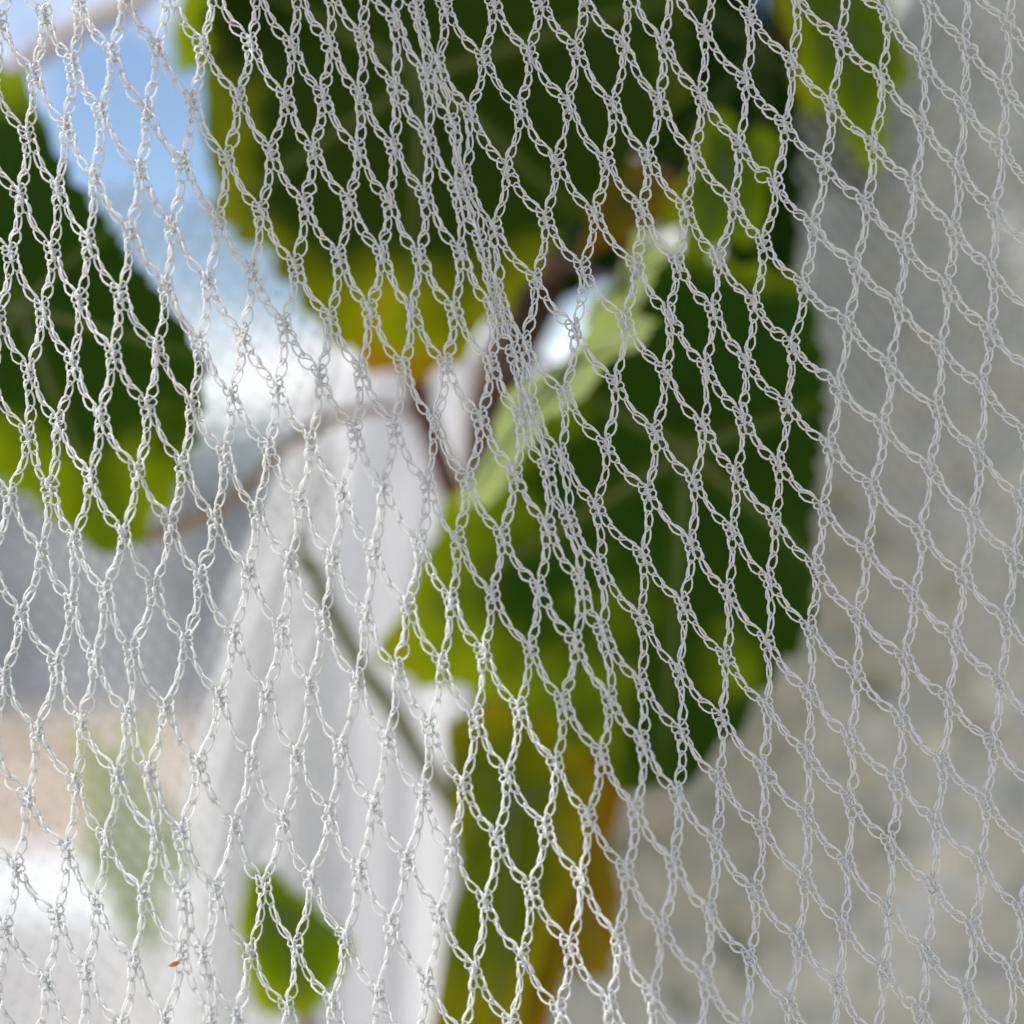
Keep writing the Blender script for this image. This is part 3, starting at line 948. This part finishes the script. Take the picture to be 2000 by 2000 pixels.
LEAVES = [
    # stalk junction, point (photo pixels), depth, material, tilt, roll, cup, lobing, width, traced outline
    ((40, 600), (225, 1090), .385, 'green', 0.05, 0.05, 0.30, 0.0, 1, OUT_LEFT),
    ((505, -130), (445, 340), .432, 'lime', 0.1, 0.1, 0.3, 0.0, 0.45, None),
    ((830, 150), (775, 735), .415, 'olive', -0.05, 0.05, 0.25, 0.10, 1, OUT_TOP),
    ((1340, 880), (1290, 1570), .41, 'green', 0.05, -0.05, 0.22, 0.05, 1, OUT_BIG),
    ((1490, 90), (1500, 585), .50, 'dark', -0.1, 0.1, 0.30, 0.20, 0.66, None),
    ((1640, 40), (1700, 330), .455, 'lime', 0.2, 0.2, 0.30, 0.20, 0.50, None),
    ((1010, 1560), (960, 2150), .415, 'turned', 0.05, -0.05, 0.25, 0.20, 1, OUT_LOW),
    ((1090, 1600), (1000, 2100), .44, 'rust', 0.05, 0.2, 0.30, 0.30, 0.36, None),
    ((545, 1790), (600, 1990), .43, 'lime', 0.05, -0.05, 0.25, 0.0, 1, OUT_SMALL),
    ((230, 1560), (290, 1860), .66, 'pale', 0.2, 0.3, 0.25, 0.25, 0.50, None),
    ((1120, 715), (880, 970), .385, 'rim_sheen', 0.0, 0.95, 0.2, 0.0, 0.32, None),  # strip along the big leaf's rim, its highlight painted as colour
    ((1230, 540), (1130, 720), .40, 'rim_sheen', 0.0, 0.9, 0.2, 0.0, 0.45, None),  # upper piece of the same painted rim highlight
    ((1420, 330), (1330, 560), .45, 'lime', 0.3, 0.3, 0.3, 0.2, 0.5, None),
    ((1235, 380), (1130, 500), .46, 'rust', 0.2, 0.2, 0.3, 0.2, 0.6, None),
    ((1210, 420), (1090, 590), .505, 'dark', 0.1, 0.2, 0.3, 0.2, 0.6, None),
]
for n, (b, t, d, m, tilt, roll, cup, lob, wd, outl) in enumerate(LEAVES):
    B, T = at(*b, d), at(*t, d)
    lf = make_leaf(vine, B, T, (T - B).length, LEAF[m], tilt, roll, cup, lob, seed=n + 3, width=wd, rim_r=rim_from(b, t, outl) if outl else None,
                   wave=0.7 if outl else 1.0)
    # stalk back to the nearest point of the cane
    if n == 2:
        vine_tube('petiole', [B, at(835, 350, .46), at(815, 730, .475), at(848, 860, .48), at(897, 1000, .49), cane[5]], [.0022, .003, .0042, .0040, .0036, .003], M_RED, lf)
    else:
        tgt = left_cane[3] if n == 0 else min((Vector(c) for c in ANCHORS), key=lambda c: (c - B).length)
        mid = B.lerp(tgt, 0.5) + Vector((0, 0.03, 0.012))
        vine_tube('petiole', [B, B.lerp(mid, 0.5) + Vector((0, 0.015, 0.0)), mid, tgt], [.0013, .0015, .0017, .002], M_RED, lf, 6)

# unseen leaves added towards the sun to shade the net, wall and vine
shade_leaves = []
for k, (nx, nz, t) in enumerate([(0, 80, .36), (35, 98, .33), (75, 84, .37), (112, 95, .34), (22, 34, .38), (62, 24, .36), (105, 32, .39), (48, -22, .40), (80, -38, .38), (115, -30, .41),
                                 (66, -86, .42), (96, -95, .43), (122, -85, .42)]):
    shade_leaves.append(Vector((nx * MM, NET_D, CAM_H + nz * MM)) + SUN * t)
for (px, py, d, t) in ((720, 120, .415, .30), (850, 250, .415, .32), (1050, 150, .415, .33), (1480, 250, .445, .36), (700, 290, .415, .34), (720, 420, .415, .36), (900, 480, .415, .38), (690, 600, .415, .40), (1180, 1180, .41, .46), (1450, 860, .42, .44), (1340, 1360, .41, .48), (950, 1650, .415, .5), (1350, 1000, .41, .46), (1480, 1150, .41, .50), (10, 560, .385, .38),
                       (1850, 120, .5, .42), (1930, 300, .5, .40), (2010, 640, .5, .44), (1770, 890, .5, .46), (1960, 900, .5, .44), (1860, 1230, .5, .48), (1640, 1260, .5, .46), (1960, 1560, .5, .50),
                       (1720, 1580, .5, .50), (1440, 1780, .5, .52), (1650, 1900, .5, .52), (1880, 1880, .5, .54), (1220, 1950, .5, .53), (1440, 1480, .5, .50)):
    shade_leaves.append(at(px, py, d) + SUN * t)
for n, P0 in enumerate(shade_leaves):
    rr = random.Random(100 + n)
    size = rr.uniform(0.050, 0.062)
    # leaf blades turn towards the sun
    side = SUN.cross(Vector((0, 0, 1))).normalized()
    down = SUN.cross(side).normalized()
    if down.z > 0: down = -down
    tipd = (down + side * rr.uniform(-0.5, 0.5)).normalized()
    B = P0 - tipd * size * 0.25
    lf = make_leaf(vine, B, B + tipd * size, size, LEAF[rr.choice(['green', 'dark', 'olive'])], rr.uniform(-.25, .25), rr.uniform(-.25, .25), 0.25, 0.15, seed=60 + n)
    # turn the blade's face to the sun
    zc = (SUN + Vector((rr.uniform(-.3, .3), rr.uniform(-.3, .3), rr.uniform(-.2, .2)))).normalized()
    yc = (tipd - zc * tipd.dot(zc)).normalized()
    xc = yc.cross(zc)
    MAT[lf.name] = Matrix.Translation(B - VL) @ Matrix((xc, yc, zc)).transposed().to_4x4()
    lf.matrix_local = MAT[lf.name]
    tgt = min((Vector(c) for c in cane[8:]), key=lambda c: (c - B).length)
    vine_tube('petiole', [B, B.lerp(tgt, .5) + Vector((0, 0.01, 0.02)), tgt], [.0012, .0016, .002], M_RED, lf, 6)


# a dried scrap caught in the netting
def flake():
    pts, q = [], []
    for a in range(6):
        for b in range(4):
            u, v = a / 5 - 0.5, b / 3 - 0.5
            w = 1 - (2 * abs(u)) ** 1.6
            pts.append((u * 2.4, 0.6 * v * v + 0.35 * math.sin(u * 5), v * 1.1 * max(w, 0.08) + 0.5 * u))
    pts = np.array(pts) * MM
    for a in range(5):
        for b in range(3):
            i = a * 4 + b
            q.append((i, i + 4, i + 5, i + 1))
    o = link('dry_bract', mesh_np('dry_bract', pts, q), None, mat_noise('dry_bract', (0.30, 0.10, 0.01), (0.55, 0.26, 0.03), 900.0, 0.5, 0.1, 0.0001))
    o.location = (-64.8 * MM, NET_D + float(relief_front(-64.8, -86.8)) * MM - 0.0012, CAM_H - 86.8 * MM)
    return tag(o, 'tiny curled orange-brown dry bract caught in the netting at lower left', 'bract')


flake()
